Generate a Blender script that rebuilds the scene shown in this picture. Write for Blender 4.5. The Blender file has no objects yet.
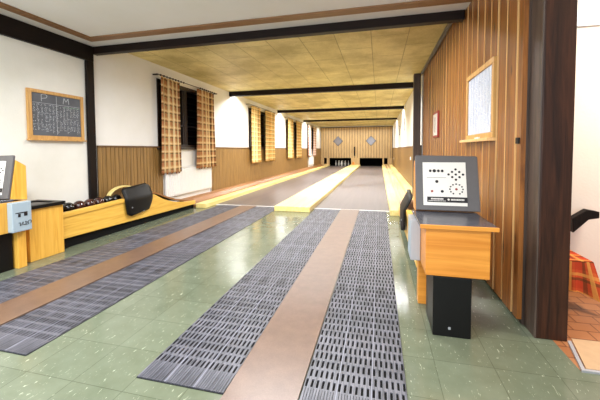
import bpy, bmesh, math, random
from mathutils import Vector, Matrix
random.seed(7)
SC = bpy.context.scene
COL = SC.collection

# ------------------------------------------------------------------ materials
def lin(r, g, b):
    f = lambda c: (c/255/12.92) if c/255 <= .04045 else ((c/255+.055)/1.055)**2.4
    return (f(r), f(g), f(b), 1)

def newmat(name, rough=.5, spec=.5):
    m = bpy.data.materials.new(name); m.use_nodes = True
    nt = m.node_tree; b = nt.nodes['Principled BSDF']
    b.inputs['Roughness'].default_value = rough
    b.inputs['Specular IOR Level'].default_value = spec
    return m, nt, b

def N(nt, t, **kw):
    n = nt.nodes.new(t)
    for k, v in kw.items(): setattr(n, k, v)
    return n

def coords(nt, scale=(1, 1, 1), kind='Object', loc=(0, 0, 0), rot=(0, 0, 0)):
    tc = N(nt, 'ShaderNodeTexCoord'); mp = N(nt, 'ShaderNodeMapping')
    mp.inputs['Scale'].default_value = scale
    mp.inputs['Location'].default_value = loc
    mp.inputs['Rotation'].default_value = rot
    nt.links.new(tc.outputs[kind], mp.inputs['Vector'])
    return mp.outputs['Vector']

def ramp(nt, fac, stops):
    r = N(nt, 'ShaderNodeValToRGB')
    e = r.color_ramp.elements
    while len(e) < len(stops): e.new(.5)
    for i, (p, c) in enumerate(stops):
        e[i].position = p; e[i].color = c
    nt.links.new(fac, r.inputs['Fac'])
    return r.outputs['Color']

def noise(nt, vec, scale, detail=4, rough=.55, dist=0):
    n = N(nt, 'ShaderNodeTexNoise')
    n.inputs['Scale'].default_value = scale; n.inputs['Detail'].default_value = detail
    n.inputs['Roughness'].default_value = rough; n.inputs['Distortion'].default_value = dist
    nt.links.new(vec, n.inputs['Vector'])
    return n.outputs['Fac']

def mixc(nt, fac, a, b, mode='MIX'):
    m = N(nt, 'ShaderNodeMix', data_type='RGBA', blend_type=mode)
    for s, v in ((0, fac), (6, a), (7, b)):
        if hasattr(v, 'links') or isinstance(v, bpy.types.NodeSocket): nt.links.new(v, m.inputs[s])
        else: m.inputs[s].default_value = v
    return m.outputs[2]

def mth(nt, op, a, b=None, c=None):
    m = N(nt, 'ShaderNodeMath', operation=op)
    for i, v in enumerate((a, b, c)):
        if v is None: continue
        if isinstance(v, bpy.types.NodeSocket): nt.links.new(v, m.inputs[i])
        else: m.inputs[i].default_value = v
    return m.outputs[0]

def bump(nt, b, h, strength=.2, dist=.01):
    n = N(nt, 'ShaderNodeBump'); n.inputs['Strength'].default_value = strength
    n.inputs['Distance'].default_value = dist
    nt.links.new(h, n.inputs['Height']); nt.links.new(n.outputs['Normal'], b.inputs['Normal'])

def plain(name, rgb, rough=.5, metal=0, spec=.5, var=.0, scale=20):
    m, nt, b = newmat(name, rough, spec)
    c = lin(*rgb); b.inputs['Metallic'].default_value = metal
    v = coords(nt); f = noise(nt, v, scale)
    k = 1-var-.03
    col = ramp(nt, f, [(.3, (c[0]*k, c[1]*k, c[2]*k, 1)), (.7, c)])
    nt.links.new(col, b.inputs['Base Color'])
    return m

def wood(name, dark, light, axis='Z', rough=.4, scale=1.0, stretch=14, knots=False, spec=.5):
    m, nt, b = newmat(name, rough, spec)
    s = [stretch*scale]*3; s['XYZ'.index(axis)] = scale*.8
    v = coords(nt, tuple(s))
    f1 = noise(nt, v, 1.6, 6, .6, 1.2)
    s2 = [60*scale]*3; s2['XYZ'.index(axis)] = 1.5*scale
    f2 = noise(nt, coords(nt, tuple(s2)), 1.5, 3)
    f = mth(nt, 'ADD', mth(nt, 'MULTIPLY', f1, .75), mth(nt, 'MULTIPLY', f2, .25))
    col = ramp(nt, f, [(.34, lin(*dark)), (.62, lin(*light))])
    if knots:
        ks = [5.5]*3; ks['XYZ'.index(axis)] = 2.2
        vo = N(nt, 'ShaderNodeTexVoronoi'); vo.inputs['Scale'].default_value = 1.0
        nt.links.new(coords(nt, tuple(ks)), vo.inputs['Vector'])
        k = ramp(nt, vo.outputs['Distance'], [(.06, (1, 1, 1, 1)), (.14, (0, 0, 0, 1))])
        d = lin(*dark)
        col = mixc(nt, k, col, (d[0]*.35, d[1]*.3, d[2]*.3, 1))
    nt.links.new(col, b.inputs['Base Color'])
    bump(nt, b, f2, .08, .004)
    return m

def plaster(name, rgb, var=.06, bs=.25):
    m, nt, b = newmat(name, .85, .2)
    v = coords(nt); c = lin(*rgb)
    f = noise(nt, v, 1.6, 5, .6)
    k = 1-var
    col = ramp(nt, f, [(.3, (c[0]*k, c[1]*k, c[2]*k*.97, 1)), (.7, c)])
    nt.links.new(col, b.inputs['Base Color'])
    bump(nt, b, noise(nt, v, 45, 4), bs, .006)
    return m

M = {}
M['plaster'] = plaster('white_plaster', (236, 234, 230))
M['plaster_near'] = plaster('cream_plaster', (236, 234, 226), .1)
M['pink'] = plaster('pale_pink_plaster', (240, 226, 216))
M['ceil'] = plaster('painted_ceiling', (232, 230, 228), .04, .1)
M['cove'] = plain('white_cove', (226, 224, 220), .6)
M['band'] = wood('brown_band', (120, 84, 50), (146, 106, 68), 'X', .5)
M['beam'] = wood('dark_stained_beam', (14, 8, 6), (32, 18, 13), 'X', .5, spec=.2)
M['beamy'] = wood('dark_stained_side_beam', (11, 7, 5), (24, 14, 10), 'Y', .5, spec=.2)
M['postd'] = wood('dark_post_wood', (12, 7, 5), (26, 15, 11), 'Z', .5, spec=.2)
M['post'] = wood('brown_post_wood', (30, 16, 11), (68, 38, 24), 'Z', .4, spec=.3)
M['post2'] = wood('grey_stained_wood', (52, 42, 37), (84, 69, 60), 'Z', .42)
M['board'] = wood('pine_board', (96, 54, 23), (160, 100, 46), 'Z', .33, 1, 9, True)
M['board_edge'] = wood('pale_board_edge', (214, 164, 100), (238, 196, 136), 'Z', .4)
M['wains'] = wood('wainscot_wood', (108, 80, 42), (156, 120, 68), 'Z', .42, 1, 22)
M['wrail'] = wood('wainscot_rail', (84, 56, 32), (112, 78, 46), 'Y', .42)
M['yellow'] = wood('honey_wood', (214, 152, 52), (238, 186, 84), 'Z', .33, .8)
M['yellowx'] = wood('honey_wood_lengthwise', (216, 160, 60), (240, 196, 92), 'Y', .33, .8)
M['orange'] = wood('orange_console_wood', (202, 124, 40), (226, 152, 62), 'X', .33, .8)
M['kerb'] = wood('pale_yellow_kerb', (232, 204, 116), (246, 228, 156), 'Y', .35, .6)
M['track'] = wood('red_brown_track', (130, 84, 44), (164, 112, 62), 'Y', .35, .8)
M['black'] = plain('black_laminate', (9, 8, 8), .4, 0, .3)
M['blackmat'] = plain('matt_black', (9, 9, 9), .8, 0, .2)
M['grey'] = plain('grey_laminate', (96, 92, 92), .38, 0, .5, .06)
M['greytop'] = plain('dark_grey_top', (72, 72, 80), .22, 0, .6, .05)
M['lightgrey'] = plain('light_grey_steel', (176, 178, 184), .35, .3)
M['bluegrey'] = plain('pale_blue_grey_paint', (160, 177, 188), .4)
M['white'] = plain('white_paint', (238, 238, 236), .35)
M['plate'] = plain('pale_plate', (232, 226, 218), .4)
M['ink'] = plain('dark_ink', (26, 20, 22), .5)
M['redink'] = plain('red_lamp_plastic', (150, 60, 50), .4)
M['chalk'] = plain('chalk', (190, 195, 200), .9, 0, .1)
M['chalkg'] = plain('green_chalk', (120, 160, 130), .9, 0, .1)
M['slate'] = plain('slate', (96, 99, 106), .55, 0, .4, .25, 6)
M['glareboard'] = plain('glare_score_board', (206, 216, 236), .2, 0, .6, .14, 4)
M['frame'] = wood('light_frame_wood', (180, 132, 70), (214, 166, 98), 'Z', .45)
M['pane'] = plain('dark_window_glass', (10, 10, 14), .08, 0, .6)
M['winframe'] = wood('black_brown_frame', (26, 16, 12), (44, 28, 20), 'Z', .4)
M['silver'] = plain('mirror_plate', (150, 150, 158), .25, .6)
M['hood'] = plain('black_leather', (9, 8, 8), .5, 0, .3, .1, 30)
M['pin'] = plain('white_pin', (240, 240, 236), .25)
M['pinring'] = plain('red_pin_ring', (170, 40, 36), .3)
M['red'] = plain('red_plastic', (150, 36, 30), .4)

def ball_mat():
    m, nt, b = newmat('swirled_ball', .12, .6)
    v = coords(nt)
    f = noise(nt, v, 14, 5, .6, 2.5)
    nt.links.new(ramp(nt, f, [(.35, lin(22, 16, 16)), (.7, lin(96, 52, 40))]), b.inputs['Base Color'])
    return m
M['ball'] = ball_mat()
M['ballblack'] = plain('black_ball', (18, 18, 20), .1, 0, .6)

def lane_mat():
    m, nt, b = newmat('asphalt_lane', .34, .45)
    v = coords(nt, (7, .25, 1))
    f = noise(nt, v, 1.5, 5, .6)
    g = noise(nt, coords(nt), 90, 2)
    f = mth(nt, 'ADD', mth(nt, 'MULTIPLY', f, .7), mth(nt, 'MULTIPLY', g, .3))
    nt.links.new(ramp(nt, f, [(.3, lin(84, 74, 72)), (.7, lin(104, 93, 90))]), b.inputs['Base Color'])
    return m
M['lane'] = lane_mat()

def plank_mat():
    m, nt, b = newmat('brown_linoleum', .3, .5)
    f = noise(nt, coords(nt), 9, 6, .7)
    g = noise(nt, coords(nt), 130, 2)
    f = mth(nt, 'ADD', mth(nt, 'MULTIPLY', f, .6), mth(nt, 'MULTIPLY', g, .4))
    nt.links.new(ramp(nt, f, [(.3, lin(94, 72, 58)), (.7, lin(120, 94, 78))]), b.inputs['Base Color'])
    return m
M['plank'] = plank_mat()

def mat_mat():
    m, nt, b = newmat('grey_rubber', .42, .5)
    f = noise(nt, coords(nt, (90, 3, 1)), 1.0, 3)
    g = noise(nt, coords(nt), 6, 4)
    f = mth(nt, 'ADD', mth(nt, 'MULTIPLY', f, .6), mth(nt, 'MULTIPLY', g, .4))
    nt.links.new(ramp(nt, f, [(.4, lin(52, 53, 60)), (.62, lin(112, 112, 122))]), b.inputs['Base Color'])
    return m
M['rubber'] = mat_mat()
M['seam'] = plain('pale_rubber_seam', (128, 129, 142), .5)

def tile_mat():
    m, nt, b = newmat('green_floor_tiles', .2, .5)
    T = .335
    v = coords(nt, (1/T, 1/T, 1), 'Object', (1.34/T, -1.39/T, 0))
    sp = N(nt, 'ShaderNodeSeparateXYZ'); nt.links.new(v, sp.inputs[0])
    fx = mth(nt, 'FRACT', sp.outputs[0]); fy = mth(nt, 'FRACT', sp.outputs[1])
    def line(f):
        d = mth(nt, 'ABSOLUTE', mth(nt, 'SUBTRACT', f, .5))
        return mth(nt, 'GREATER_THAN', d, .4925)
    seam = mth(nt, 'MAXIMUM', line(fx), line(fy))
    fl = N(nt, 'ShaderNodeVectorMath', operation='FLOOR'); nt.links.new(v, fl.inputs[0])
    wn = N(nt, 'ShaderNodeTexWhiteNoise'); nt.links.new(fl.outputs[0], wn.inputs['Vector'])
    tint = ramp(nt, wn.outputs['Value'], [(0, lin(99, 106, 88)), (.5, lin(103, 110, 92)), (1, lin(108, 115, 97))])
    v2 = coords(nt, (1, 1, 1))
    cl = noise(nt, v2, 5, 6, .65)
    col = mixc(nt, .3, tint, ramp(nt, cl, [(.3, lin(84, 92, 70)), (.7, lin(124, 131, 112))]))
    # pale marbling flecks
    fk = noise(nt, coords(nt, (70, 22, 1), 'Object', (0, 0, 0), (0, 0, .5)), 1.0, 3, .6, .8)
    fm = ramp(nt, fk, [(.64, (0, 0, 0, 1)), (.72, (1, 1, 1, 1))])
    col = mixc(nt, mth(nt, 'MULTIPLY', fm, .7), col, lin(190, 198, 174))
    dk = noise(nt, coords(nt, (14, 46, 1), 'Object', (3, 1, 0), (0, 0, .2)), 1.0, 3, .6, .6)
    dm = ramp(nt, dk, [(.70, (0, 0, 0, 1)), (.78, (1, 1, 1, 1))])
    col = mixc(nt, mth(nt, 'MULTIPLY', dm, .5), col, lin(70, 84, 62))
    col = mixc(nt, mth(nt, 'MULTIPLY', seam, .5), col, lin(60, 68, 50))
    nt.links.new(col, b.inputs['Base Color'])
    r = ramp(nt, cl, [(.3, (.11, .11, .11, 1)), (.7, (.19, .19, .19, 1))])
    nt.links.new(r, b.inputs['Roughness'])
    return m
M['tile'] = tile_mat()

def terra_mat():
    m, nt, b = newmat('terracotta_tiles', .4, .5)
    br = N(nt, 'ShaderNodeTexBrick'); br.offset = .5
    br.inputs['Color1'].default_value = lin(154, 98, 60); br.inputs['Color2'].default_value = lin(170, 114, 74)
    br.inputs['Mortar'].default_value = lin(112, 66, 40)
    br.inputs['Scale'].default_value = 1; br.inputs['Mortar Size'].default_value = .005
    br.inputs['Brick Width'].default_value = .16; br.inputs['Row Height'].default_value = .12
    nt.links.new(coords(nt), br.inputs['Vector'])
    nt.links.new(br.outputs['Color'], b.inputs['Base Color'])
    return m
M['terra'] = terra_mat()

def panel_mat():
    m, nt, b = newmat('fibre_ceiling_panels', .6, .3)
    br = N(nt, 'ShaderNodeTexBrick'); br.offset = .5
    br.inputs['Color1'].default_value = lin(228, 214, 156); br.inputs['Color2'].default_value = lin(238, 226, 172)
    br.inputs['Mortar'].default_value = lin(118, 96, 50)
    br.inputs['Scale'].default_value = 1; br.inputs['Mortar Size'].default_value = .006
    br.inputs['Brick Width'].default_value = 1.13; br.inputs['Row Height'].default_value = .565
    nt.links.new(coords(nt, (1, 1, 1), 'Object', (.2, .13, 0), (0, 0, math.pi/2)), br.inputs['Vector'])
    f = noise(nt, coords(nt, (1, 1, 1)), 1.4, 6, .65)
    st = ramp(nt, f, [(.36, lin(168, 156, 120)), (.64, lin(250, 247, 236))])
    col = mixc(nt, .9, br.outputs['Color'], st, 'MULTIPLY')
    g = noise(nt, coords(nt, (20, 50, 1)), 2, 4)
    col = mixc(nt, .35, col, ramp(nt, g, [(.35, lin(186, 170, 104)), (.65, lin(240, 228, 172))]))
    nt.links.new(col, b.inputs['Base Color'])
    return m
M['panels'] = panel_mat()

def plaid(name, base, red, dark, cream, per=.168, back=.45):
    m, nt, b = newmat(name, .85, .1)
    tc = N(nt, 'ShaderNodeUVMap'); sp = N(nt, 'ShaderNodeSeparateXYZ')
    nt.links.new(tc.outputs['UV'], sp.inputs[0])
    def stripe(ax, lo, hi, off=0.):
        f = mth(nt, 'FRACT', mth(nt, 'ADD', mth(nt, 'DIVIDE', sp.outputs[ax], per), off))
        return mth(nt, 'MULTIPLY', mth(nt, 'GREATER_THAN', f, lo), mth(nt, 'LESS_THAN', f, hi))
    col = base
    for ax in (0, 1):
        col = mixc(nt, mth(nt, 'MULTIPLY', stripe(ax, .0, .42), .45), col, red)
    for ax in (0, 1):
        col = mixc(nt, mth(nt, 'MULTIPLY', stripe(ax, .42, .57), .7 if ax else .62), col, dark)
    for ax in (0, 1):
        col = mixc(nt, mth(nt, 'MULTIPLY', stripe(ax, .68, .84), .6 if ax else .75), col, cream)
    nt.links.new(col, b.inputs['Base Color'])
    return m
M['plaid'] = plaid('orange_plaid', lin(204, 160, 104), lin(156, 84, 56), lin(40, 40, 32), lin(238, 216, 164), .172)
M['plaid_lit'] = plaid('lamp_paled_plaid', lin(230, 196, 126), lin(214, 160, 92), lin(134, 110, 66), lin(244, 226, 172))  # same plaid in paler colours, with the lamps' overexposure painted in
M['plaidr'] = plaid('red_plaid', lin(206, 96, 52), lin(176, 48, 34), lin(84, 56, 34), lin(226, 160, 80), .13)
M['plaidw'] = plaid('white_red_plaid', lin(240, 220, 200), lin(190, 90, 70), lin(140, 110, 80), lin(250, 240, 226))

# ------------------------------------------------------------------ mesh helpers
class MB:
    def __init__(s): s.v = []; s.f = []; s.mi = []; s.uv = {}
    def box(s, x0, x1, y0, y1, z0, z1, mi=0):
        b = len(s.v)
        s.v += [(x0,y0,z0),(x1,y0,z0),(x1,y1,z0),(x0,y1,z0),(x0,y0,z1),(x1,y0,z1),(x1,y1,z1),(x0,y1,z1)]
        for q in ((0,3,2,1),(4,5,6,7),(0,1,5,4),(1,2,6,5),(2,3,7,6),(3,0,4,7)):
            s.f.append(tuple(b+i for i in q)); s.mi.append(mi)
        return s
    def prism(s, pts, axis, a0, a1, mi=0):
        """extrude a 2D outline along an axis; pts are the two other coordinates in cyclic order"""
        b = len(s.v); n = len(pts)
        for a in (a0, a1):
            for p, q in pts:
                s.v.append({'X': (a, p, q), 'Y': (p, a, q), 'Z': (p, q, a)}[axis])
        s.f.append(tuple(b+i for i in range(n-1, -1, -1))); s.mi.append(mi)
        s.f.append(tuple(b+n+i for i in range(n))); s.mi.append(mi)
        for i in range(n):
            j = (i+1) % n
            s.f.append((b+i, b+j, b+n+j, b+n+i)); s.mi.append(mi)
        return s
    def lathe(s, prof, c=(0,0,0), seg=20, axis='Z', mi=0):
        b = len(s.v); n = len(prof)
        for k in range(seg):
            a = 2*math.pi*k/seg
            for r, h in prof:
                x, y = r*math.cos(a), r*math.sin(a)
                p = {'Z': (x, y, h), 'X': (h, x, y), 'Y': (x, h, y)}[axis]
                s.v.append((c[0]+p[0], c[1]+p[1], c[2]+p[2]))
        for k in range(seg):
            k2 = (k+1) % seg
            for i in range(n-1):
                s.f.append((b+k*n+i, b+k2*n+i, b+k2*n+i+1, b+k*n+i+1)); s.mi.append(mi)
        for e in (0, n-1):
            if prof[e][0] > 1e-6:
                s.f.append(tuple(b+k*n+e for k in range(seg))); s.mi.append(mi)
        return s
    def tube(s, pts, r, seg=8, mi=0):
        b = len(s.v); P = [Vector(p) for p in pts]; n = len(P)
        for i, p in enumerate(P):
            t = (P[min(i+1, n-1)]-P[max(i-1, 0)]).normalized()
            u = t.orthogonal().normalized() if abs(t.z) > .95 else t.cross(Vector((0,0,1))).normalized()
            w = t.cross(u)
            for k in range(seg):
                a = 2*math.pi*k/seg
                s.v.append(tuple(p+u*r*math.cos(a)+w*r*math.sin(a)))
        for i in range(n-1):
            for k in range(seg):
                k2 = (k+1) % seg
                s.f.append((b+i*seg+k, b+i*seg+k2, b+(i+1)*seg+k2, b+(i+1)*seg+k)); s.mi.append(mi)
        s.f.append(tuple(b+k for k in range(seg))); s.mi.append(mi)
        s.f.append(tuple(b+(n-1)*seg+k for k in range(seg))); s.mi.append(mi)
        return s
    def xform(s, mat):
        s.v = [tuple(mat @ Vector(p)) for p in s.v]; return s
    def build(s, name, mats, parent=None, bevel=0, smooth=False, loc=None):
        me = bpy.data.meshes.new(name); me.from_pydata(s.v, [], s.f)
        if not isinstance(mats, (list, tuple)): mats = [mats]
        for m in mats: me.materials.append(m)
        for p, i in zip(me.polygons, s.mi):
            p.material_index = i; p.use_smooth = smooth
        bm = bmesh.new(); bm.from_mesh(me)
        bmesh.ops.remove_doubles(bm, verts=bm.verts, dist=1e-6) if smooth else None
        bmesh.ops.recalc_face_normals(bm, faces=bm.faces); bm.to_mesh(me); bm.free()
        o = bpy.data.objects.new(name, me); COL.objects.link(o)
        if parent: o.parent = parent
        if loc: o.location = loc
        if bevel:
            md = o.modifiers.new('bevel', 'BEVEL'); md.width = bevel; md.segments = 2; md.limit_method = 'ANGLE'
        return o

def B(*a): return MB().box(*a)
def thing(name, label, cat, loc=(0,0,0), group=None, rotz=0):
    o = bpy.data.objects.new(name, None); COL.objects.link(o)
    o.location = loc; o.rotation_euler = (0, 0, rotz); o.empty_display_size = .1
    return tag(o, label, cat, group)
def tag(o, label, cat, group=None):
    o['label'] = label; o['category'] = cat
    if group: o['group'] = group
    return o
def struct(o): o['kind'] = 'structure'; return o
def copy_tree(o, parent=None):
    c = o.copy(); COL.objects.link(c)
    if parent: c.parent = parent
    for ch in list(o.children): copy_tree(ch, c)
    return c

# ------------------------------------------------------------------ camera
H = 1.3
yaw, pitch, roll = .242349148, .0431011097, -.00504367588
cy_, sy_ = math.cos(yaw), math.sin(yaw)
fw0 = Vector((-sy_, cy_, 0)); r0 = Vector((cy_, sy_, 0)); u0 = Vector((0, 0, 1))
fw = fw0*math.cos(pitch)-u0*math.sin(pitch); up = u0*math.cos(pitch)+fw0*math.sin(pitch)
rt = r0*math.cos(roll)+up*math.sin(roll); up = up*math.cos(roll)-r0*math.sin(roll)
cam = bpy.data.cameras.new('camera'); co = bpy.data.objects.new('camera', cam); COL.objects.link(co)
co.matrix_world = Matrix(((rt.x, up.x, -fw.x, 0), (rt.y, up.y, -fw.y, 0), (rt.z, up.z, -fw.z, H), (0, 0, 0, 1)))
cam.sensor_width = 36; cam.lens = 319.722718/600*36
cam.shift_y = -(200-163.360166)/600
cam.clip_start = .05; cam.clip_end = 100
SC.camera = co

# ------------------------------------------------------------------ setting
XL, XR = -4.5, 1.0
YB = 25.0
CA, CM = 3.09, 2.97      # alcove and hall ceiling heights
Y1 = 4.25                # first beam
struct(B(XL-.2, 1.15, -2.5, 27, -.12, 0).build('floor', M['tile']))
mb = B(1.15, 4.5, -2.5, 2.14, -.12, 0)
struct(mb.build('floor_hall', M['tile']))
struct(B(1.15, 4.5, 2.14, 4.6, -.12, 0).build('floor_side_room', M['terra']))
struct(B(XL-.3, 4.5, -2.5, Y1+.06, CM, CM+.2).build('ceiling', M['ceil']))
struct(B(XL-.2, XR+.25, Y1+.06, 27, CA, CA+.2).build('ceiling_alcove', M['panels']))
# hall ceiling: white cove strips by the beams, brown band inside them
mb = B(XL+.05, 4.5, Y1-.21, Y1-.005, CM-.012, CM-.0005); mb.box(XL+.05, XL+.245, -2.5, Y1-.22, CM-.012, CM-.0005)
struct(mb.build('trim_1', M['cove']))
mb = B(XL+.25, 4.5, Y1-.36, Y1-.22, CM-.02, CM-.0005); mb.box(XL+.25, XL+.38, -2.5, Y1-.36, CM-.02, CM-.0005)
struct(mb.build('trim_2', M['band']))

# left wall with window niches
wins = [(5.80, 8.02, 1.36, 2.80), (10.62, 13.1, 1.36, 2.80), (15.25, 17.95, 1.36, 2.80), (20.2, 22.4, 1.36, 2.80)]
mb = MB(); y = Y1
for a, b_, z0, z1 in wins:
    mb.box(XL-.2, XL, y, a, 0, CA); mb.box(XL-.2, XL, a, b_, 0, z0); mb.box(XL-.2, XL, a, b_, z1, CA)
    mb.box(XL-.2, XL-.14, a, b_, z0, z1); y = b_
mb.box(XL-.2, XL, y, 27, 0, CA)
struct(mb.build('wall_left', M['plaster']))
struct(B(XL-.2, XL, -2.5, Y1, 0, CM).build('wall_left_hall', M['plaster_near']))

# wainscot of the left wall
def wains(mb, x0, x1, y0, y1, z0=.0, z1=1.36, w=.088):
    y = y0
    while y < y1-.01:
        e = min(y+w-.011, y1); mb.box(x0, x1, y, e, z0, z1); y += w
mb = MB()
for a, b_ in ((Y1+.05, 5.92), (7.98, 20.35), (22.15, YB)):
    wains(mb, XL, XL+.02, a, b_)
    mb.box(XL, XL+.012, a, b_, 0, 1.36)
    mb.box(XL, XL+.034, a, b_, 1.355, 1.385, 1)
struct(mb.build('trim_3', [M['wains'], M['wrail']]))

# windows: frame, mullion, dark panes, sill
for i, (a, b_, z0, z1) in enumerate(wins):
    fr = MB(); x0, x1 = XL-.139, XL+.012
    fr.box(x0, x1, a, a+.09, z0, z1); fr.box(x0, x1, b_-.09, b_, z0, z1)
    fr.box(x0, x1, a, b_, z1-.08, z1); fr.box(x0, x1-.02, a, b_, z0, z0+.07)
    c = (a+b_)/2
    fr.box(x0, XL-.06, c-.05, c+.05, z0, z1)
    for q in (a+.09, c+.05):
        e = q+(b_-a)/2-.14
        fr.box(x0, XL-.075, q, q+.05, z0+.07, z1-.08); fr.box(x0, XL-.075, e-.05, e, z0+.07, z1-.08)
        fr.box(x0, XL-.075, q, e, z0+.5, z0+.54)
    w = struct(fr.build('window_%d' % (i+1), M['winframe'], bevel=.004))
    B(XL-.128, XL-.115, a+.05, b_-.05, z0+.04, z1-.05).build('pane', M['pane'], w)
    B(XL-.1, XL+.07, a-.06, b_+.05, z0-.045, z0-.002).build('window_sill', M['winframe'], w, bevel=.005)

# right wall: board cladding by the hall, plaster and wainscot further on
mb = B(XR+.03, XR+.24, 2.635, 8.2, 0, CM)
struct(mb.build('wall_right', M['post2']))
mb = MB()
y = 2.65; k = 0
edges = [2.56, 2.753, 2.964, 3.162, 3.349, 3.544, 3.767, 3.98, 4.174]
while edges[-1] < 8.0: edges.append(edges[-1]+.205)
for a, e in zip(edges, edges[1:]):
    yb = e-.035 if e < 8.1 else 8.1
    ya = max(a, 2.64)
    d = random.uniform(-.003, .003)
    zt = CM if e < Y1-.1 else CA
    if ya < Y1 < e: zt = CM
    mb.box(XR+.0+d, XR+.03, ya, yb, .035, zt-.003, 0)
    if ya > 2.65: mb.box(XR+.0+d, XR+.03, ya-.004, ya, .035, zt-.003, 1)  # near edge in paler wood, standing for the light it catches
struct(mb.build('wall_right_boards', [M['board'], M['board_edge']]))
struct(B(XR+.03, XR+.24, 2.635, 8.2, CM, CA).build('wall_right_upper', M['post2']))
struct(B(XR-.06, XR-.02, Y1+.1, 7.98, CA-.05, CA-.001).build('trim_4', M['grey']))
struct(B(XR, XR+.24, 8.2, 27, 0, CA).build('wall_right_lanes', M['plaster']))
mb = MB(); wains(mb, XR-.02, XR, 8.21, YB); mb.box(XR-.012, XR, 8.21, YB, 0, 1.36); mb.box(XR-.034, XR, 8.21, YB, 1.355, 1.39, 1)
struct(mb.build('trim_5', [M['wains'], M['wrail']]))
# side room behind the post
struct(B(1.25, 4.5, 3.38, 3.5, 0, 2.37).build('wall_side_room', M['pink']))
struct(B(1.25, 4.5, 3.36, 3.5, 2.37, CM).build('wall_side_room_upper', M['white']))
struct(B(1.25, 4.5, 3.36, 3.38, 0, .07).build('baseboard_side_room', M['track']))

# end wall of vertical boards with the two pit openings
PIT = [(-3.785, -2.1), (-1.45, .262)]
mb = MB()
def endboards(x0, x1, z0, z1):
    x = x0
    while x < x1-.005:
        e = min(x+.205, x1); mb.box(x, e-.028, YB, YB+.05, z0, z1); mb.box(e-.028, e, YB+.02, YB+.05, z0, z1, 1); x = e
endboards(XL+.03, XR-.03, .63, 3.0)
mb.box(XL+.02, -4.22, YB, YB+.05, 0, .63); mb.box(-4.0, PIT[0][0], YB, YB+.05, 0, .63); mb.box(-4.22, -4.0, YB+.02, YB+.05, 0, .16)
mb.box(PIT[0][1], PIT[1][0], YB, YB+.05, 0, .63)
mb.box(PIT[1][1], .37, YB, YB+.05, 0, .63); mb.box(.63, XR-.03, YB, YB+.05, 0, .63); mb.box(.37, .63, YB+.02, YB+.05, 0, .16)
M['endboard'] = wood('end_wall_boards', (182, 150, 102), (212, 182, 132), 'Z', .45, 1, 9)
M['groove'] = wood('end_wall_grooves', (84, 54, 32), (104, 70, 42), 'Z', .5)
struct(mb.build('wall_back', [M['endboard'], M['groove']]))
struct(B(XL, XR, YB+.02, YB+.2, 3.0, CA).build('wall_back_upper', M['plaster']))
struct(B(XL, XR, YB-.012, YB+.02, 2.985, 3.03).build('trim_6', M['beam']))
mb = B(XL, XR, 26.9, 27, 0, CA)
for x in (-4.3, -1.8, .75): mb.box(x-.04, x+.04, YB+.06, 26.9, 0, .63)
mb.box(XL, XR, YB+.06, 26.9, .63, .68)
struct(mb.build('wall_pit', M['blackmat']))

# ------------------------------------------------------------------ beams and posts
tag(B(XL+.002, XR-.013, Y1, Y1+.11, 2.85, CM-.0).build('ceiling_beam', M['beam'], bevel=.008),
    'dark wooden beam across the room above the near end of the mats', 'beam', 'dark ceiling beams')
for Yb, lab in ((9.12, 'dark wooden ceiling beam above the first stretch of the lanes, second from the front'),
                (13.95, 'dark wooden ceiling beam midway along the lanes, third from the front'),
                (19.1, 'farthest dark wooden ceiling beam, nearest the end wall')):
    x1 = XR-.002
    tag(B(XL+.002, x1, Yb, Yb+.16, 2.95+.004*(Yb-9), CA-.0).build('ceiling_beam', M['beam'], bevel=.006), lab, 'beam', 'dark ceiling beams')
tag(B(XL+.001, XL+.055, -2.5, Y1-.002, 2.72, CM-.013).build('ceiling_beam', M['beamy'], bevel=.006),
    'dark wooden beam along the left wall above the chalkboard', 'beam', 'dark ceiling beams')
tag(B(XL+.002, XL+.055, Y1-.13, Y1-.005, 0, 2.719).build('wooden_post', M['postd'], bevel=.006),
    'slim dark wooden post on the left wall beside the chalkboard', 'post')
p = thing('wooden_post', 'thick dark brown wooden post at the right end of the board wall', 'post', (1.145, 2.56, 0))
B(-.093, .09, -.1, .07, 0, CM).build('front_board', M['post'], p, bevel=.006)
B(-.103, -.093, -.1, .07, 0, CM).build('side_board', M['post2'], p, bevel=.003)
tag(B(.80, XR-.04, 8.12, 8.3, .151, CA-.001).build('wooden_post', M['post2'], bevel=.006),
    'grey brown post where the board wall ends beside the right lane', 'post')

# ------------------------------------------------------------------ lanes
LANES = ((-3.75, -2.15, 'left'), (-1.38, .215, 'right'))
for x0, x1, s in LANES:
    t = thing('bowling_lane', 'long brown grey bowling lane on the %s leading to the %s' % (s, 'pit with white pins' if s == 'left' else 'empty black pit'), 'lane', ((x0+x1)/2, 6.86, 0), 'bowling lanes')
    w = (x1-x0)/2
    B(-w, w, .02, YB-6.86, .0005, .008).build('lane_surface', M['lane'], t)
    B(-w, w, -.02, .02, .0005, .010).build('foul_line', M['white'], t)
tag(B(-2.15, -1.38, 6.40, YB-.01, .0005, .11).build('lane_divider', M['kerb'], bevel=.008),
    'broad pale yellow wooden divider between the two lanes', 'divider')
tag(B(-4.0, -3.752, 6.38, YB-.01, .0005, .10).build('lane_kerb', M['kerb'], bevel=.008),
    'yellow wooden kerb along the left side of the left lane', 'kerb', 'lane kerbs')
tag(B(.217, .44, 6.42, YB-.01, .0005, .11).build('lane_kerb', M['kerb'], bevel=.008),
    'yellow wooden kerb along the right side of the right lane', 'kerb', 'lane kerbs')
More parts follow.
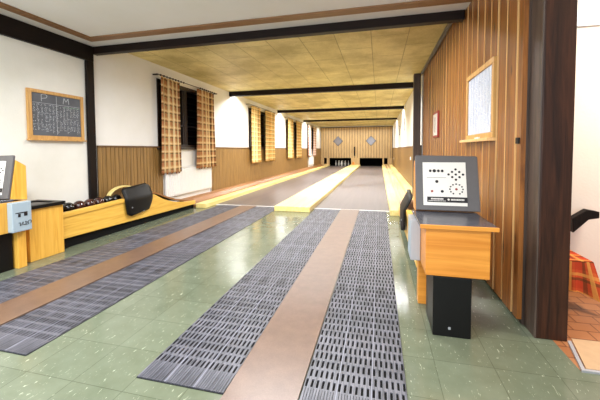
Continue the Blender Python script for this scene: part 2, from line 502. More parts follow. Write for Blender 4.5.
# return tracks beside the walls
t = thing('ball_return_track', 'reddish wooden ball return track between left kerb and window wall', 'ball track', (-4.25, 6.46, 0), 'ball return tracks')
B(-.245, .245, 0, YB-.02-6.46, .0005, .05).build('track_bed', M['track'], t)
MB().prism([(-.225, .05), (-.02, .05), (-.10, .13), (-.225, .165)], 'Y', 0, YB-.02-6.46).build('outer_rail', M['track'], t)
t = thing('ball_return_track', 'pale wooden ball return track between right kerb and right wall', 'ball track', (.7, 6.46, 0), 'ball return tracks')
B(-.255, .275, 0, YB-.02-6.46, .0005, .05).build('track_bed', plain('pinkish_track', (206, 164, 138), .4), t)
B(-.14, -.07, 0, YB-.02-6.46, .05, .085).build('inner_rail', M['kerb'], t)
B(.03, .27, 0, YB-.02-6.46, .05, .15).build('outer_rail', M['kerb'], t, bevel=.006)

# ------------------------------------------------------------------ approach planks and slotted rubber mats
for x0, x1, s in ((-3.095, -2.72, 'left'), (-.79, -.40, 'right')):
    tag(B(x0, x1, 1.1, 6.835, .0005, .014).build('approach_plank', M['plank']),
        'shiny brown run-up plank between the two %s rubber mats' % s, 'plank', 'run-up planks')

L = 5.33; SW = .181
def strip_mesh():
    """a slotted strip: staggered openings cut right through a 12 mm sheet"""
    mb = MB(); n = 6; px = SW/n; py = .083; rows = int((L-.16)/py)
    t = .007; hw = .22*px; hl = .36*py
    y0 = .14
    def quad(a, b, c, d): 
        i = len(mb.v); mb.v += [a, b, c, d]; mb.f.append((i, i+1, i+2, i+3)); mb.mi.append(0)
    # solid fluted end
    for k in range(12):
        xa = -SW/2+k*SW/12
        mb.box(xa+.001, xa+SW/12-.002, 0, y0, .001, t+.001)
    for r in range(rows):
        ya, yb = y0+r*py, y0+(r+1)*py
        off = (r % 2)*.5*px*.6
        ha, hb = (ya+yb)/2-hl, (ya+yb)/2+hl
        quad((-SW/2, ya, t), (SW/2, ya, t), (SW/2, ha, t), (-SW/2, ha, t))
        quad((-SW/2, hb, t), (SW/2, hb, t), (SW/2, yb, t), (-SW/2, yb, t))
        x = -SW/2
        for k in range(n):
            c = -SW/2+px*(k+.38)+off
            a, b = c-hw, c+hw
            b = min(b, SW/2-.001)
            quad((x, ha, t), (a, ha, t), (a, hb, t), (x, hb, t))
            z = .001
            quad((a, ha, t), (b, ha, t), (b, ha, z), (a, ha, z))
            quad((a, hb, t), (b, hb, t), (b, hb, z), (a, hb, z))
            quad((a, ha, t), (a, hb, t), (a, hb, z), (a, ha, z))
            quad((b, ha, t), (b, hb, t), (b, hb, z), (b, ha, z))
            x = b
        quad((x, ha, t), (SW/2, ha, t), (SW/2, hb, t), (x, hb, t))
    ye = y0+rows*py
    quad((-SW/2, ye, t), (SW/2, ye, t), (SW/2, L, t), (-SW/2, L, t))
    for xs in (-SW/2, SW/2):
        quad((xs, 0, t), (xs, L, t), (xs, L, .001), (xs, 0, .001))
    quad((-SW/2, L, t), (SW/2, L, t), (SW/2, L, .001), (-SW/2, L, .001))
    return mb
mats = [(-3.375, 'slotted grey rubber mat nearest the ball rack on the far left'),
        (-2.44, 'slotted grey rubber mat to the right of the left brown plank'),
        (-1.068, 'slotted grey rubber mat to the left of the right brown plank'),
        (-.122, 'slotted grey rubber mat nearest the grey console on the right')]
proto = None
for x, lab in mats:
    if proto is None:
        proto = r = thing('rubber_mat', lab, 'mat', (x, 1.5, .0005), 'slotted rubber mats')
        B(-.2735, .2735, -.004, L, 0, .0012).build('mat_base', M['blackmat'], r)
        s0 = strip_mesh().build('mat_strip', M['rubber'], r, loc=(-SW, 0, 0))
        for k in (0, 1):
            c = s0.copy(); COL.objects.link(c); c.location = (k*SW, 0, 0)
        for k in (-.5, .5):
            B(-.003, .003, 0, L, .0071, .0085).build('mat_seam', M['seam'], r, loc=(k*SW, 0, 0))
    else:
        r = copy_tree(proto); r.location = (x, 1.5, .0005); r['label'] = lab

# ------------------------------------------------------------------ ball racks (left one, and its mirror image on the right)
def rack(sx, X0, label, ballx):
    """sx=+1: front board faces +X (left rack); sx=-1 mirrored"""
    W = .435
    t = thing('ball_return_rack', label, 'ball rack', (X0, 3.25, 0), 'ball return racks')
    fx = lambda a, b: (min(a*sx, b*sx), max(a*sx, b*sx))
    top = [(0, .455), (.55, .475), (1.0, .495), (1.72, .505), (1.80, .485), (1.93, .415), (2.05, .36), (2.18, .315), (2.40, .255), (2.65, .215), (2.91, .19), (3.12, .175)]
    low = [(3.12, .095), (1.6, .12), (0, .145)]
    x0, x1 = fx(-.03, 0)
    MB().prism(top+low, 'X', x0, x1).build('front_board', M['yellowx'], t, bevel=.004)
    x0, x1 = fx(-.045, .018)
    MB().prism([(0, .425), (.55, .442), (1.05, .46), (1.05, .520), (.55, .503), (0, .488)], 'X', x0, x1).build('top_rail', M['yellowx'], t, bevel=.004)
    x0, x1 = fx(-.075, -.05)
    MB().prism([(0, .002), (3.12, .002), (3.12, .094), (1.6, .119), (0, .144)], 'X', x0, x1).build('plinth', M['blackmat'], t)
    x0, x1 = fx(-W, -.031)
    trk = [(1.72, .52), (1.82, .53), (1.95, .49), (2.08, .435), (2.22, .38), (2.44, .31), (2.68, .255), (2.91, .22), (3.12, .19)]
    pts = [(1.15, .40), (1.5, .44)]+trk
    MB().prism(pts+[(a, b-.03) for a, b in reversed(pts)], 'X', x0, x1).build('ramp', M['track'], t)
    mb = MB().prism([(0, .40), (1.16, .40), (1.16, .42), (0, .42)], 'X', x0, x1)
    mb.build('ball_tray', M['blackmat'], t)
    for q, z in ((0, .399), (3.06, .14)): B(x0, x1, q, q+.03, .002, z).build('support_board', M['blackmat'], t)
    # curved wooden hoop over the balls
    arc = []
    for k in range(13):
        a = math.pi*(.02+.80*k/12)
        arc.append((1.43-.33*math.cos(a), .50+.185*math.sin(a)))
    for i, xx in enumerate((-.40,)):
        o = MB()
        for (a, b), (c, d) in zip(arc, arc[1:]): pass
        inner = [(1.43+(a-1.43)*.92, .50+(b-.50)*.88) for a, b in arc]
        q0, q1 = fx(xx, xx+.07)
        o.prism(arc+inner[::-1], 'X', q0, q1)
        o.box(q0, q1, 1.10, 1.14, .42, .515)
        o.build('wooden_hoop', M['kerb'], t, bevel=.003)
    # black flap hung over the front board
    out = [(1.06, .665), (1.12, .69), (1.62, .715), (1.69, .70), (1.71, .64), (1.68, .42), (1.60, .27), (1.55, .235), (1.14, .225), (1.09, .25), (1.05, .46)]
    mb = MB(); n = len(out)
    def bend(z): return .02+(.0 if z < .5 else -.9*(z-.5)**1.0*.55)
    for th in (0, .022):
        for a, b in out: mb.v.append(((bend(b)+th)*sx, a, b))
    # split by a centre row so that the flap really bends
    cols = 10; rowsn = 10
    mb = MB()
    def edge(z):
        ys = []
        for i in range(n):
            (a, b), (c, d) = out[i], out[(i+1) % n]
            if (b-z)*(d-z) <= 0 and abs(b-d) > 1e-9: ys.append(a+(c-a)*(z-b)/(d-b))
        return min(ys), max(ys)
    zs = [.2251+(.7149-.2251)*k/14 for k in range(15)]
    for th in (0, .02):
        for z in zs:
            l, h = edge(z)
            for c in range(cols+1):
                u = c/cols
                bow = .03*(1-(2*u-1)**2)
                mb.v.append(((bend(z)+bow+th)*sx, l+(h-l)*u, z))
    R_, C_ = len(zs), cols+1
    for th in (0, 1):
        for i in range(R_-1):
            for j in range(cols):
                b0 = th*R_*C_+i*C_+j
                mb.f.append((b0, b0+1, b0+C_+1, b0+C_)); mb.mi.append(0)
    ring = [j for j in range(C_)]+[i*C_+cols for i in range(1, R_)]+[(R_-1)*C_+j for j in range(cols-1, -1, -1)]+[i*C_ for i in range(R_-2, 0, -1)]
    for i in range(len(ring)):
        a, b = ring[i], ring[(i+1) % len(ring)]
        mb.f.append((a, b, b+R_*C_, a+R_*C_)); mb.mi.append(0)
    fl = mb.build('ball_stop_flap', M['hood'], t, smooth=True)
    for yy, zz in ((1.16, .36), (1.42, .26)):
        MB().lathe([(.0, -.004), (.011, -.004), (.011, .004), (0, .007)], ((bend(zz)+.048)*sx, yy, zz), 10, 'X').build('rivet', M['lightgrey'], fl)
    return t
rack(1, -4.0, 'yellow wooden ball rack with black flap under the window wall on the left', -.2)
rack(-1, .36, 'ball rack with black flap partly hidden behind the right console', .2)

def ball(x, y, z, r, m, lab, grp):
    mb = MB(); n = 16
    mb.lathe([(r*math.sin(math.pi*k/n), -r*math.cos(math.pi*k/n)) for k in range(n+1)], (0, 0, 0), 28)
    o = mb.build('bowling_ball', M[m], smooth=True, loc=(x, y, z))
    o.rotation_euler = (random.random()*3, random.random()*3, random.random()*3)
    return tag(o, lab, 'ball', grp)
g = 'balls in the left rack'
names = [('ballblack', 'black bowling ball at the near end of the left rack beside the bin'),
         ('ball', 'dark brown bowling ball second from the near end of the left rack'),
         ('ball', 'dark brown bowling ball third from the near end of the left rack'),
         ('ball', 'reddish brown bowling ball fourth from the near end, middle of the left row'),
         ('ballblack', 'black bowling ball fifth in the left row, beside the brown ones'),
         ('ballblack', 'black bowling ball sixth in the left row, just before the wooden hoop'),
         ('ball', 'brown bowling ball under the wooden hoop next to the black flap')]
for k, (m, lab) in enumerate(names):
    yy = 3.52+k*.168 if k < 6 else 4.66
    ball(-4.2, yy, .5005 if k < 6 else .531, .08, m, lab, g)
for k, (yy, lab) in enumerate(((4.66, 'dark bowling ball behind the black flap in the right rack'),
                               (4.36, 'dark bowling ball between the right flap and the console'),
                               (4.18, 'dark bowling ball of the right rack closest to the grey coin box'))):
    ball(.56, yy, .5005+.031*(k == 0), .08, ('ballblack', 'ball', 'ballblack')[k], lab, 'balls in the right rack')

# ------------------------------------------------------------------ side bin by the left rack
t = thing('ball_side_cabinet', 'small yellow wooden cabinet with a dark recessed top beside the left rack', 'cabinet', (-4.13, 3.0, 0))
B(-.2, .2, -.19, .225, .0, .62).build('body', M['yellow'], t, bevel=.006)
mb = B(-.23, .23, -.21, .235, .62, .635)
mb.box(-.23, -.15, -.21, .235, .635, .66); mb.box(.15, .23, -.21, .235, .635, .66); mb.box(-.15, .15, -.21, -.12, .635, .66); mb.box(-.15, .15, .16, .235, .635, .66)
tp = mb.build('top', M['black'], t)
B(-.15, .15, -.12, .16, .635, .645).build('sponge_pad', M['grey'], tp)

# ------------------------------------------------------------------ control consoles
def console(sx, X0, label, yf=.245, yk=.385, tilt=15., yback=.28, cd=.235):
    """built for the right-hand one; sx=-1 mirrors it left-right. X0 = lane-side edge of the desk"""
    t = thing('control_console', label, 'console', (X0, 2.62 if sx > 0 else 2.6, 0), 'control consoles')
    fx = lambda a, b: (min(a*sx, b*sx), max(a*sx, b*sx))
    def bx(name, m, x0, x1, y0, y1, z0, z1, par=t, bev=.004):
        a, b = fx(x0, x1); return B(a, b, y0, y1, z0, z1).build(name, m, par, bevel=bev)
    bs = bx('pedestal', M['black'], .09, .335, -.28, .05 if sx > 0 else .01, 0, .419)
    bx('bolt', M['lightgrey'], .19, .205, -.286, -.2795, .055, .07, bs, 0)
    bx('rear_support', M['orange'] if sx > 0 else M['yellow'], .045, .44, yback-.10, yback-.01, 0, .419)
    mcol = M['orange'] if sx > 0 else M['yellow']
    bx('cabinet_body', mcol, .04, .445, -.275, yback, .42, .749)
    ds = bx('desk_top', M['greytop'], 0 if sx > 0 else .041, .49, -.28, yf+.03, .752, .778)
    bx('front_edge', mcol, 0 if sx > 0 else .041, .49, -.296, -.2805, .75, .779, ds)
    # upright box with a leaning instrument face
    a, b = fx(.005, .50)
    tt = math.tan(math.radians(tilt))
    MB().prism([(yf+.004, .779), (yk, .779 if sx > 0 else .751), (yk, 1.135), (yf+.004+.42*tt, 1.20)], 'X', *fx(.02 if sx > 0 else .04, .48)).build('instrument_box', mcol, t, bevel=.003)
    ang = math.atan2(.15, .46)
    def face(mb): return mb
    hM = Matrix.Translation(Vector((.272*sx if sx > 0 else -.292, yf, .782))) @ Matrix.Rotation(-math.radians(tilt), 4, 'X')
    # face local: x across, y depth (front at -), z up
    q = MB().prism([(-.245, 0), (.25, 0), (.25, .455), (.24, .465), (-.235, .475), (-.245, .465)] if sx > 0 else [(-.25, 0), (.245, 0), (.245, .465), (.235, .475), (-.24, .465), (-.25, .455)], 'Y', -.022, .0).xform(hM)
    f = q.build('instrument_face', M['grey'], t, bevel=.004)
    hl = bx  # noqa
    pl = B(-.185, .155, -.027, -.0225, .04, .41).xform(hM).build('instrument_plate', M['plate'], f, bevel=.004)
    def disc(x, z, r, nm, m):
        MB().lathe([(0, -.004), (r*.8, -.004), (r, -.002), (r, 0)], (0, 0, 0), 12, 'Y').xform(hM @ Matrix.Translation((x, -.0272, z))).build(nm, m, pl)
    for x in (-.125, -.06, -.03): disc(x, .335, .0115, 'indicator_lamp', M['ink'])
    MB().lathe([(.008, -.003), (.014, -.003), (.014, 0), (.008, 0)], (0, 0, 0), 14, 'Y').xform(hM @ Matrix.Translation((-.093, -.0272, .335))).build('indicator_ring', M['ink'], pl)
    for i in range(3):
        for j in range(3):
            disc(.075+(i-j)*.028, .305+(i+j-2)*.022, .0095, 'pin_lamp', M['ink'])
    for k in range(12):
        a = 2*math.pi*k/12
        if k == 9: continue
        disc(.075+.05*math.cos(a), .18+.043*math.sin(a), .0065, 'dial_lamp', M['ink'])
    disc(.075, .18, .010, 'dial_knob', M['redink'])
    disc(-.075, .243, .013, 'rotary_switch', M['ink'])
    disc(-.115, .16, .010, 'push_button', M['redink']); disc(-.035, .16, .012, 'push_button', M['ink'])
    MB().box(-.155, .0, -.028, -.027, .275, .278).xform(hM).build('printed_line', M['grey'], pl)
    st = MB().box(-.155, .155, -.029, -.027, .068, .113).xform(hM).build('name_strip', M['ink'], pl)
    lt = MB(); x = -.125
    for k in range(9):
        w = random.uniform(.006, .010); lt.box(x, x+w, -.030, -.029, .09, .102); x += w+.0025
    lt.xform(hM).build('strip_lettering', M['plate'], st); lt = MB(); x = -.145
    for k in range(16):
        w = random.uniform(.004, .008); lt.box(x, x+w, -.030, -.029, .077, .082); x += w+.0025
    lt.xform(hM).build('strip_lettering', M['plate'], st); lt = MB(); x = .03
    for k in range(11):
        w = random.uniform(.005, .009); lt.box(x, x+w, -.030, -.029, .085, .098); x += w+.0025
    lt.xform(hM).build('strip_lettering', M['plate'], st)
    disc(.012, .0915, .009, 'strip_emblem', M['plate'])
    # coin box on the lane side
    cy0 = yback-.28 if sx > 0 else yback-cd
    cb = bx('coin_box', M['bluegrey'] if sx < 0 else M['lightgrey'], -.035, .0395, cy0, cy0+cd, .425, .745, t, .006)
    k = -.036
    def cx(nm, m, y0, y1, z0, z1): 
        a, b = fx(k-.002, k); return B(a, b, y0+cy0-.02*(sx < 0), y1+cy0-.02*(sx < 0), z0+.01, z1+.01).build(nm, m, cb)
    bx('coin_box_door', M['bluegrey'], -.0355, -.0345, cy0+.012, cy0+cd-.012, .44, .73, cb, 0)
    if sx < 0:
        cx('emblem_bar', M['ink'], .05, .17, .615, .625); cx('emblem_block', M['ink'], .135, .17, .578, .615); cx('emblem_block', M['ink'], .075, .10, .575, .61)
        pts = []
        for i in range(40):
            u = i/39
            pts.append(((k-.002)*sx, cy0+.06+.13*u+.010*math.sin(u*30), .505+.018*math.sin(u*23+1)+.012*u))
        MB().tube(pts, .003, 5).build('script_lettering', M['ink'], cb)
        cx('small_print', M['ink'], .13, .175, .478, .484)
    return t
console(1, .28, 'grey and orange control console standing beside the right wall')
console(-1, -3.81, 'yellow control console with pale blue coin box at the left photo edge', -.025, .145, 9., .13, .195)

# ------------------------------------------------------------------ left wall: chalkboard
yA, yB, zA, zB = 3.235, 4.055, 1.46, 2.13
cb = thing('chalkboard', 'wood framed black chalkboard full of chalk scores on the left wall', 'chalkboard', (XL, yA, zA))
w, h = yB-yA, zB-zA
B(.004, .018, .03, w-.03, .03, h-.03).build('slate', M['slate'], cb)
mb = B(.002, .035, 0, w, h-.045, h); mb.box(.002, .035, 0, w, 0, .05); mb.box(.002, .035, 0, .055, .05, h-.045); mb.box(.002, .035, w-.045, w, .05, h-.045)
mb.box(.002, .07, -.01, w+.01, -.02, 0)
mb.build('board_frame', M['frame'], cb, bevel=.004)
ck = MB()
def stroke(y, z, dy, dz, t=.004, m=0):
    L_ = math.hypot(dy, dz); ny, nz = -dz/L_*t/2, dy/L_*t/2
    ck.prism([(y-ny, z-nz), (y+dy-ny, z+dz-nz), (y+dy+ny, z+dz+nz), (y+ny, z+nz)], 'X', .0181, .0195, m)
stroke(.40, .07, 0, h-.13); stroke(.07, h-.175, w-.13, .0)
for c in range(13):
    y = .08+c*.053
    n = random.choice((19, 22, 24))
    for r in range(n):
        z = h-.20-r*.019
        if z < .075: break
        if random.random() < .1: continue
        for q in range(random.choice((1, 2, 2, 3))):
            a = random.uniform(0, 3.1); l = random.uniform(.008, .015)
            stroke(y+q*.014+random.uniform(-.002, .002), z, l*math.cos(a), l*math.sin(a), .0052)
ck.build('chalk_scores', M['chalk'], cb)
ck = MB(); stroke(.50, h-.20, .26, .006, .006); ck.build('green_chalk_line', M['chalkg'], cb)
ck = MB()
y, z = .19, h-.15
for a in ((0, 0, 0, .09), (0, .09, .05, .012), (.05, .102, .03, -.02), (.08, .082, -.012, -.03), (.068, .052, -.06, -.014)): stroke(y+a[0], z+a[1], a[2], a[3], .006)
ck.build('chalk_letter', M['chalk'], cb); ck = MB(); y = .50
for a in ((0, 0, .015, .085), (.015, .085, .03, -.05), (.045, .035, .035, .05), (.08, .085, .01, -.085)): stroke(y+a[0], z+a[1], a[2], a[3], .006)
ck.build('chalk_letter', M['chalk'], cb)

# right wall: framed score blackboard, glare coloured into its panel, with chalk ledge
yA, yB, zA, zB = 3.16, 4.06, 1.40, 2.11
sb = thing('score_board', 'score blackboard coloured pale blue with glare, in a light wood frame on the right board wall', 'score board', (XR+.004, yA, zA))
w, h = yB-yA, zB-zA
B(-.02, -.006, .03, w-.03, .03, h-.03).build('board_panel', M['glareboard'], sb)
mb = B(-.034, -.002, 0, w, h-.05, h); mb.box(-.034, -.002, 0, w, 0, .05); mb.box(-.034, -.002, 0, .05, .05, h-.05); mb.box(-.034, -.002, w-.05, w, .05, h-.05)
mb.build('board_frame', M['frame'], sb, bevel=.004)
B(-.075, -.002, -.0, w+.10, -.03, -.001).build('chalk_ledge', M['board_edge'], sb, bevel=.003)
ck = MB()
for c in range(9):
    y = .09+c*.088
    for r in range(22):
        z = h-.13-r*.023
        if z < .07 or random.random() < .3: continue
        a = random.uniform(0, 3.1); l = random.uniform(.012, .026)
        dy, dz = l*math.cos(a), l*math.sin(a); L_ = l; t_ = .004; ny, nz = -dz/L_*t_/2, dy/L_*t_/2
        ck.prism([(y-ny, z-nz), (y+dy-ny, z+dz-nz), (y+dy+ny, z+dz+nz), (y+ny, z+nz)], 'X', -.0215, -.0201)
for c in range(8): ck.box(-.0212, -.0201, .118+c*.094, .124+c*.094, .06, h-.06)
ck.build('chalk_scores', M['white'], sb)
B(-.066, -.05, .30, .42, -.0005, .012).build('chalk_piece', M['white'], sb)

pq = thing('wall_thermometer', 'narrow red and white wall plaque between score board and grey post', 'thermometer', (XR+.004, 5.93, 1.50))
B(-.03, -.002, 0, .47, 0, .46).build('backing', M['red'], pq, bevel=.006)
B(-.034, -.0305, .04, .43, .04, .42).build('face', M['plate'], pq)
B(-.036, -.0345, .21, .25, .09, .36).build('scale', M['ink'], pq)
tag(B(XR-.016, XR+.004, 2.655, 2.70, 1.335, 1.38).build('light_switch', M['black'], bevel=.003),
    'small black switch on the right board wall next to the thick post', 'switch')
for (yy, z0, z1, dy, lab) in ((13.6, 2.05, 2.55, .5, 'small framed notice on the white right wall, the nearer of two'),
                              (16.6, 2.0, 2.45, .45, 'small framed notice on the white right wall, the farther of two')):
    f = thing('framed_notice', lab, 'notice', (XR, yy, z0), 'framed notices')
    mb = B(-.02, -.001, 0, dy, 0, z1-z0); mb.build('notice_frame', M['grey'], f)
    B(-.023, -.0205, .04, dy-.04, .04, z1-z0-.04).build('notice_sheet', M['white'], f)
f = thing('framed_notice', 'small pale notice on the left wall between second and third windows', 'notice', (XL, 13.85, 2.02), 'framed notices')
mb = B(.001, .012, 0, .5, 0, .03); mb.box(.001, .012, 0, .5, .42, .45); mb.box(.001, .012, 0, .03, .03, .42); mb.box(.001, .012, .47, .5, .03, .42)
mb.build('notice_frame', M['lightgrey'], f)
B(.001, .008, .03, .47, .03, .42).build('notice_sheet', M['white'], f)
for yy, zz, lab in ((22.6, .62, 'tiny white wall socket on the right wainscot near the pit'), (10.6, .95, 'tiny white wall socket on the right wainscot just past the grey post')):
    tag(B(XR-.045, XR-.021, yy, yy+.1, zz, zz+.1).build('wall_socket', M['white'], bevel=.004), lab, 'socket', 'wall sockets')

# ------------------------------------------------------------------ curtains, rods, radiators
def curtain(y0, y1, z0, z1, mat, lab, seed, grp):
    rnd = random.Random(seed); n = 60; mrow = 22
    W = (y1-y0)*1.1; nf = max(4, round((y1-y0)/.13))
    ph = [rnd.uniform(-.5, .5) for _ in range(nf+2)]
    verts = []; faces = []; uvs = []
    for r in range(mrow+1):
        v = r/mrow; z = z0+(z1-z0)*v
        gather = 1-.10*v-.03*math.sin(v*3)
        for c in range(n+1):
            u = c/n
            k = int(u*nf)
            a = 2*math.pi*(u*nf)+ph[1]*1.5+.5*math.sin(u*7+ph[2])
            x = .125+.035*math.sin(a)*(1.1-.3*v)+.012*math.sin(a*.37+v*2)
            y = (y0+y1)/2+((u-.5)*(y1-y0))*gather
            zz = z+(.018*math.sin(a+1) if r == 0 else 0)
            verts.append((x, y, zz)); uvs.append((u*W, v*(z1-z0)))
    for r in range(mrow):
        for c in range(n):
            b = r*(n+1)+c; faces.append((b, b+1, b+n+2, b+n+1))
    me = bpy.data.meshes.new('curtain'); me.from_pydata(verts, [], faces)
    ul = me.uv_layers.new(name='UVMap')
    for lp in me.loops: ul.data[lp.index].uv = uvs[lp.vertex_index]
    me.materials.append(mat)
    for p_ in me.polygons: p_.use_smooth = True
    o = bpy.data.objects.new('curtain', me); COL.objects.link(o); o.location = (XL, 0, 0)
    md = o.modifiers.new('thickness', 'SOLIDIFY'); md.thickness = .004
    return tag(o, lab, 'curtain', grp)
cur = [(5.73, 6.43, .80, 2.82, 'plaid', 'orange plaid curtain on the left half of the nearest window'),
       (7.08, 8.04, .84, 2.82, 'plaid', 'orange plaid curtain on the right half of the nearest window'),
       (10.55, 11.5, .82, 2.86, 'plaid_lit', 'lamp-paled plaid curtain on the left of the second window'),
       (11.95, 13.2, .84, 2.86, 'plaid_lit', 'lamp-paled plaid curtain on the right of the second window'),
       (15.25, 16.3, .84, 2.86, 'plaid_lit', 'lamp-paled plaid curtain on the left of the third window'),
       (16.85, 18.1, .84, 2.86, 'plaid_lit', 'lamp-paled plaid curtain on the right of the third window'),
       (20.0, 20.8, .84, 2.86, 'plaidw', 'pale red plaid curtain on the left of the farthest window'),
       (21.5, 22.5, .84, 2.86, 'plaidw', 'pale red plaid curtain on the right of the farthest window')]
for i, (a, b_, z0, z1, m, lab) in enumerate(cur): curtain(a, b_, z0, z1, M[m], lab, i+3, 'window curtains')
for (a, b_, z, nm) in ((5.66, 8.14, 2.85, 'nearest'), (10.4, 13.35, 2.89, 'second'), (15.1, 18.3, 2.89, 'third'), (19.9, 22.7, 2.89, 'farthest')):
    rods_first = nm == 'nearest'
    t = thing('curtain_rod', 'thin dark curtain rod above the %s window' % nm, 'curtain rod', (XL, a, z), 'curtain rods')
    MB().tube([(.125, 0, 0), (.125, b_-a, 0)], .008, 8).build('rod', M['winframe'], t)
    for yy in (.04, b_-a-.04): B(.001, .125, yy-.012, yy+.012, -.012, .012).build('bracket', M['winframe'], t)
    if rods_first:
        ring = None
        for k in range(24):
            if .95 < .12+k*.1 < 1.55: continue
            if ring is None: ring = MB().lathe([(.013, -.004), (.021, -.004), (.021, .004), (.013, .004), (.013, -.004)], (0, 0, 0), 10, 'Y').build('curtain_ring', M['winframe'], t)
            else:
                c = ring.copy(); COL.objects.link(c); ring = c
            ring.location = (.125, .12+k*.1, 0)
def radiator(y0, y1, z0, z1, lab):
    t = thing('radiator', lab, 'radiator', (XL, y0, z0), 'radiators')
    h = z1-z0; Ln = y1-y0
    mb = B(.025, .05, 0, Ln, 0, h); n = int(Ln/.065)
    for k in range(n):
        c = (k+.5)*Ln/n
        mb.prism([(.048, c-.024), (.064, c-.014), (.064, c+.014), (.048, c+.024)], 'Z', .02, h-.02)
    mb.build('radiator_body', M['white'], t)
    B(.022, .068, -.004, Ln+.004, h, h+.015).build('top_grille', M['white'], t)
    mb = None
    for q in (.1, Ln-.14): B(.002, .026, q, q+.04, .1, h-.1).build('wall_bracket', M['lightgrey'], t)
    MB().tube([(.04, Ln-.04, 0), (.04, Ln-.04, -.06), (.04, Ln-.04, -.1)], .014, 8).build('pipe', M['lightgrey'], t)
radiator(5.96, 7.90, .27, .90, 'white ribbed radiator below the nearest window and its curtains')
radiator(20.5, 22.0, .27, 1.0, 'white radiator below the farthest window by the end wall')

# ------------------------------------------------------------------ pit: pins, plates on the end wall
def pin_mesh():
    pr = [(0, 0), (.034, 0), (.04, .02), (.05, .08), (.056, .135), (.052, .19), (.038, .245), (.026, .285), (.023, .305), (.028, .33), (.034, .36), (.031, .385), (.02, .402), (0, .408)]
    return MB().lathe(pr, (0, 0, 0), 20)
rows = [((0,), 'the front pin'), ((-.25, .25), 'second row'), ((-.5, 0, .5), 'middle row'), ((-.25, .25), 'fourth row'), ((0,), 'the rearmost pin')]
side = {1: [''], 2: ['left', 'right'], 3: ['leftmost', 'centre', 'rightmost']}
pp = None
for r, (xs, rn) in enumerate(rows):
    for k, x in enumerate(xs):
        lab = ('white ninepin standing in the left pit, ' + (rn + ' of the diamond' if len(xs) == 1 else '%s pin of the diamond\'s %s' % (side[len(xs)][k], rn)))
        loc = (-2.86+x, 25.12+r*.25, .0005)
        if pp is None:
            pp = thing('ninepin', lab, 'pin', loc, 'ninepins in the left pit')
            bd = pin_mesh().build('pin_body', M['pin'], pp, smooth=True)
            MB().lathe([(.0245, .295), (.0252, .297), (.0245, .312), (.0238, .312)], (0, 0, 0), 20).build('neck_ring', M['pinring'], bd)
        else:
            c = copy_tree(pp); c.location = loc; c['label'] = lab
for x, s in ((-3.11, 'left'), (-.60, 'right')):
    t = thing('diamond_plate', 'silver diamond shaped plate on the end wall above the %s pit' % s, 'wall plate', (x, YB, 1.94), 'diamond plates')
    MB().prism([(0, -.40), (.40, 0), (0, .40), (-.40, 0)], 'Y', -.02, -.001).build('plate_frame', M['grey'], t)
    MB().prism([(0, -.34), (.34, 0), (0, .34), (-.34, 0)], 'Y', -.026, -.0205).build('plate_face', M['silver'], t)
t = thing('wall_lamp', 'slim dark upright fitting on the end wall between the pits', 'fitting', (-1.83, YB, .80))
B(-.05, .05, -.06, -.001, 0, .70).build('housing', M['black'], t, bevel=.01)
B(-.09, .09, -.04, -.001, .25, .35).build('bracket', M['frame'], t)
tag(MB().prism([(-.09, .0005), (.09, .0005), (.09, .18), (0, .25), (-.09, .18)], 'Y', YB-.18, YB-.06).build('pit_marker_block', M['orange'], loc=(-1.92, 0, .11)),
    'small orange wooden block at the pit end of the lane divider', 'block')

# ------------------------------------------------------------------ side room corner on the right
t = thing('door_threshold', 'pale threshold strip with a beige board at the foot of the thick post', 'threshold', (1.15, 2.14, 0))
mb = MB().prism([(0, 0), (2.5, 0), (2.5, .02), (.024, .02), (.105, .32), (.085, .32)], 'Z', .0005, .012)
mb.build('edge_strip', M['lightgrey'], t)
MB().prism([(.037, .031), (2.5, .031), (2.5, .36), (.127, .36)], 'Z', .0005, .008).build('board', plain('beige_board', (196, 162, 126), .4, 0, .5, .1), t)
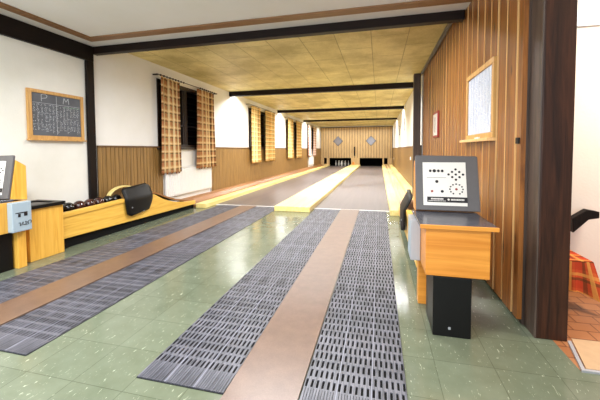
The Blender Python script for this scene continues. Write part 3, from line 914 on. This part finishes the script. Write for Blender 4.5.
# low bench with plaid cloth
t = thing('covered_bench', 'low bench covered with a red and orange plaid cloth behind the thick post', 'bench', (1.46, 3.13, 0))
B(-.17, .15, -.17, .2, .36, .40).build('seat', M['post'], t)
for xx in (-.15, -.02):
    for yy in (-.02, .15): B(xx, xx+.04, yy, yy+.04, 0, .36).build('leg', M['post'], t)
def cloth():
    v = []; f = []; uv = []
    xs = [-.19, -.06, .07, .17]; ys = [-.19, -.06, .08, .21]
    per = []
    nx = 10
    # top
    def top(u, w): return (-.185+.355*u, -.19+.40*w, .408)
    n = 12
    for i in range(n+1):
        for j in range(n+1):
            p = top(i/n, j/n); v.append(p); uv.append((p[0], p[1]))
    for i in range(n):
        for j in range(n):
            b = i*(n+1)+j; f.append((b, b+n+1, b+n+2, b+1))
    # skirts along front and right side
    ring = [top(k/24, 0) for k in range(25)]+[top(1, k/24) for k in range(1, 25)]
    base = len(v); rows_ = 8
    for r in range(rows_+1):
        q = r/rows_
        for k, p in enumerate(ring):
            s = k*.4/24
            wav = .018*math.sin(k*.9)*q
            cr = max(0, 1-abs(k-24)/7)
            ox = (wav if k > 24 else 0)+(.07*q*cr); oy = (-wav if k <= 24 else 0)-.05*q*cr
            v.append((p[0]+ox+.002*(k >= 24), p[1]+oy-.002*(k <= 24), .408-(.24+.07*cr)*q)); uv.append((s, -.22*q-.2))
    for r in range(rows_):
        for k in range(len(ring)-1):
            b = base+r*len(ring)+k; f.append((b, b+1, b+len(ring)+1, b+len(ring)))
    me = bpy.data.meshes.new('tablecloth'); me.from_pydata(v, [], f)
    ul = me.uv_layers.new(name='UVMap')
    for lp in me.loops: ul.data[lp.index].uv = uv[lp.vertex_index]
    me.materials.append(M['plaidr'])
    o = bpy.data.objects.new('tablecloth', me); COL.objects.link(o)
    o.modifiers.new('thickness', 'SOLIDIFY').thickness = .003
    o.modifiers['thickness'].offset = 1
    return o
o = cloth(); o.location = (1.46, 3.13, 0); tag(o, 'red and orange plaid cloth hanging over the low bench', 'tablecloth')
t = thing('handrail', 'dark wooden handrail end sticking out beside the thick post', 'handrail', (1.79, 3.30, .655))
MB().prism([(-.16, -.085), (-.05, .035), (.025, .05), (.025, .105), (-.06, .12), (-.17, .04)], 'Y', -.09, -.02).build('rail', M['postd'], t, bevel=.006)
B(-.03, .01, -.02, .06, .06, .09).build('bracket', M['black'], t)

# ------------------------------------------------------------------ light
def area(name, loc, sx, sy, e, col=(.97, .98, 1), rot=(0, 0, 0)):
    l = bpy.data.lights.new(name, 'AREA'); l.shape = 'RECTANGLE'; l.size = sx; l.size_y = sy; l.energy = e; l.color = col
    if 'tube' in name: l.spread = math.radians(162)
    o = bpy.data.objects.new(name, l); COL.objects.link(o); o.location = loc; o.rotation_euler = rot
    return o
# fluorescent tubes behind the lane beams; nearest one added to brighten the first bay
for yy, e in ((4.72, 170), (9.5, 330), (14.35, 330), (19.5, 330)):
    area('lane_tube_and_fill_light', (-1.75 if yy > 5 else -1.2, yy, 3.04), 5.2 if yy > 5 else 2.6, .14, e)
area('pit_tube_light', (-1.75, 24.0, 3.04), 5.0, .14, 90)
# unseen fill lights added at the hall ceiling, above and behind the camera
for x in (-3.2, -1.5): area('hall_fill_light', (x, .6, CM-.03), 1.2, .6, 120, (.96, .98, 1))
area('side_room_light', (2.4, 2.4, CM-.03), .8, .8, 90, (1, .86, .72))
# broad bluish area light behind the camera, from an unseen source
area('rear_fill_light', (-1.2, -2.3, 1.7), 5.5, 2.2, 150, (.88, .94, 1), (math.radians(90), 0, 0))
w = bpy.data.worlds.new('world'); SC.world = w; w.use_nodes = True
w.node_tree.nodes['Background'].inputs[0].default_value = (.95, .97, 1, 1)
w.node_tree.nodes['Background'].inputs[1].default_value = .5
vs = SC.view_settings; vs.view_transform = 'Standard'; vs.look = 'None'; vs.exposure = .08; vs.gamma = 1; vs.use_curve_mapping = False
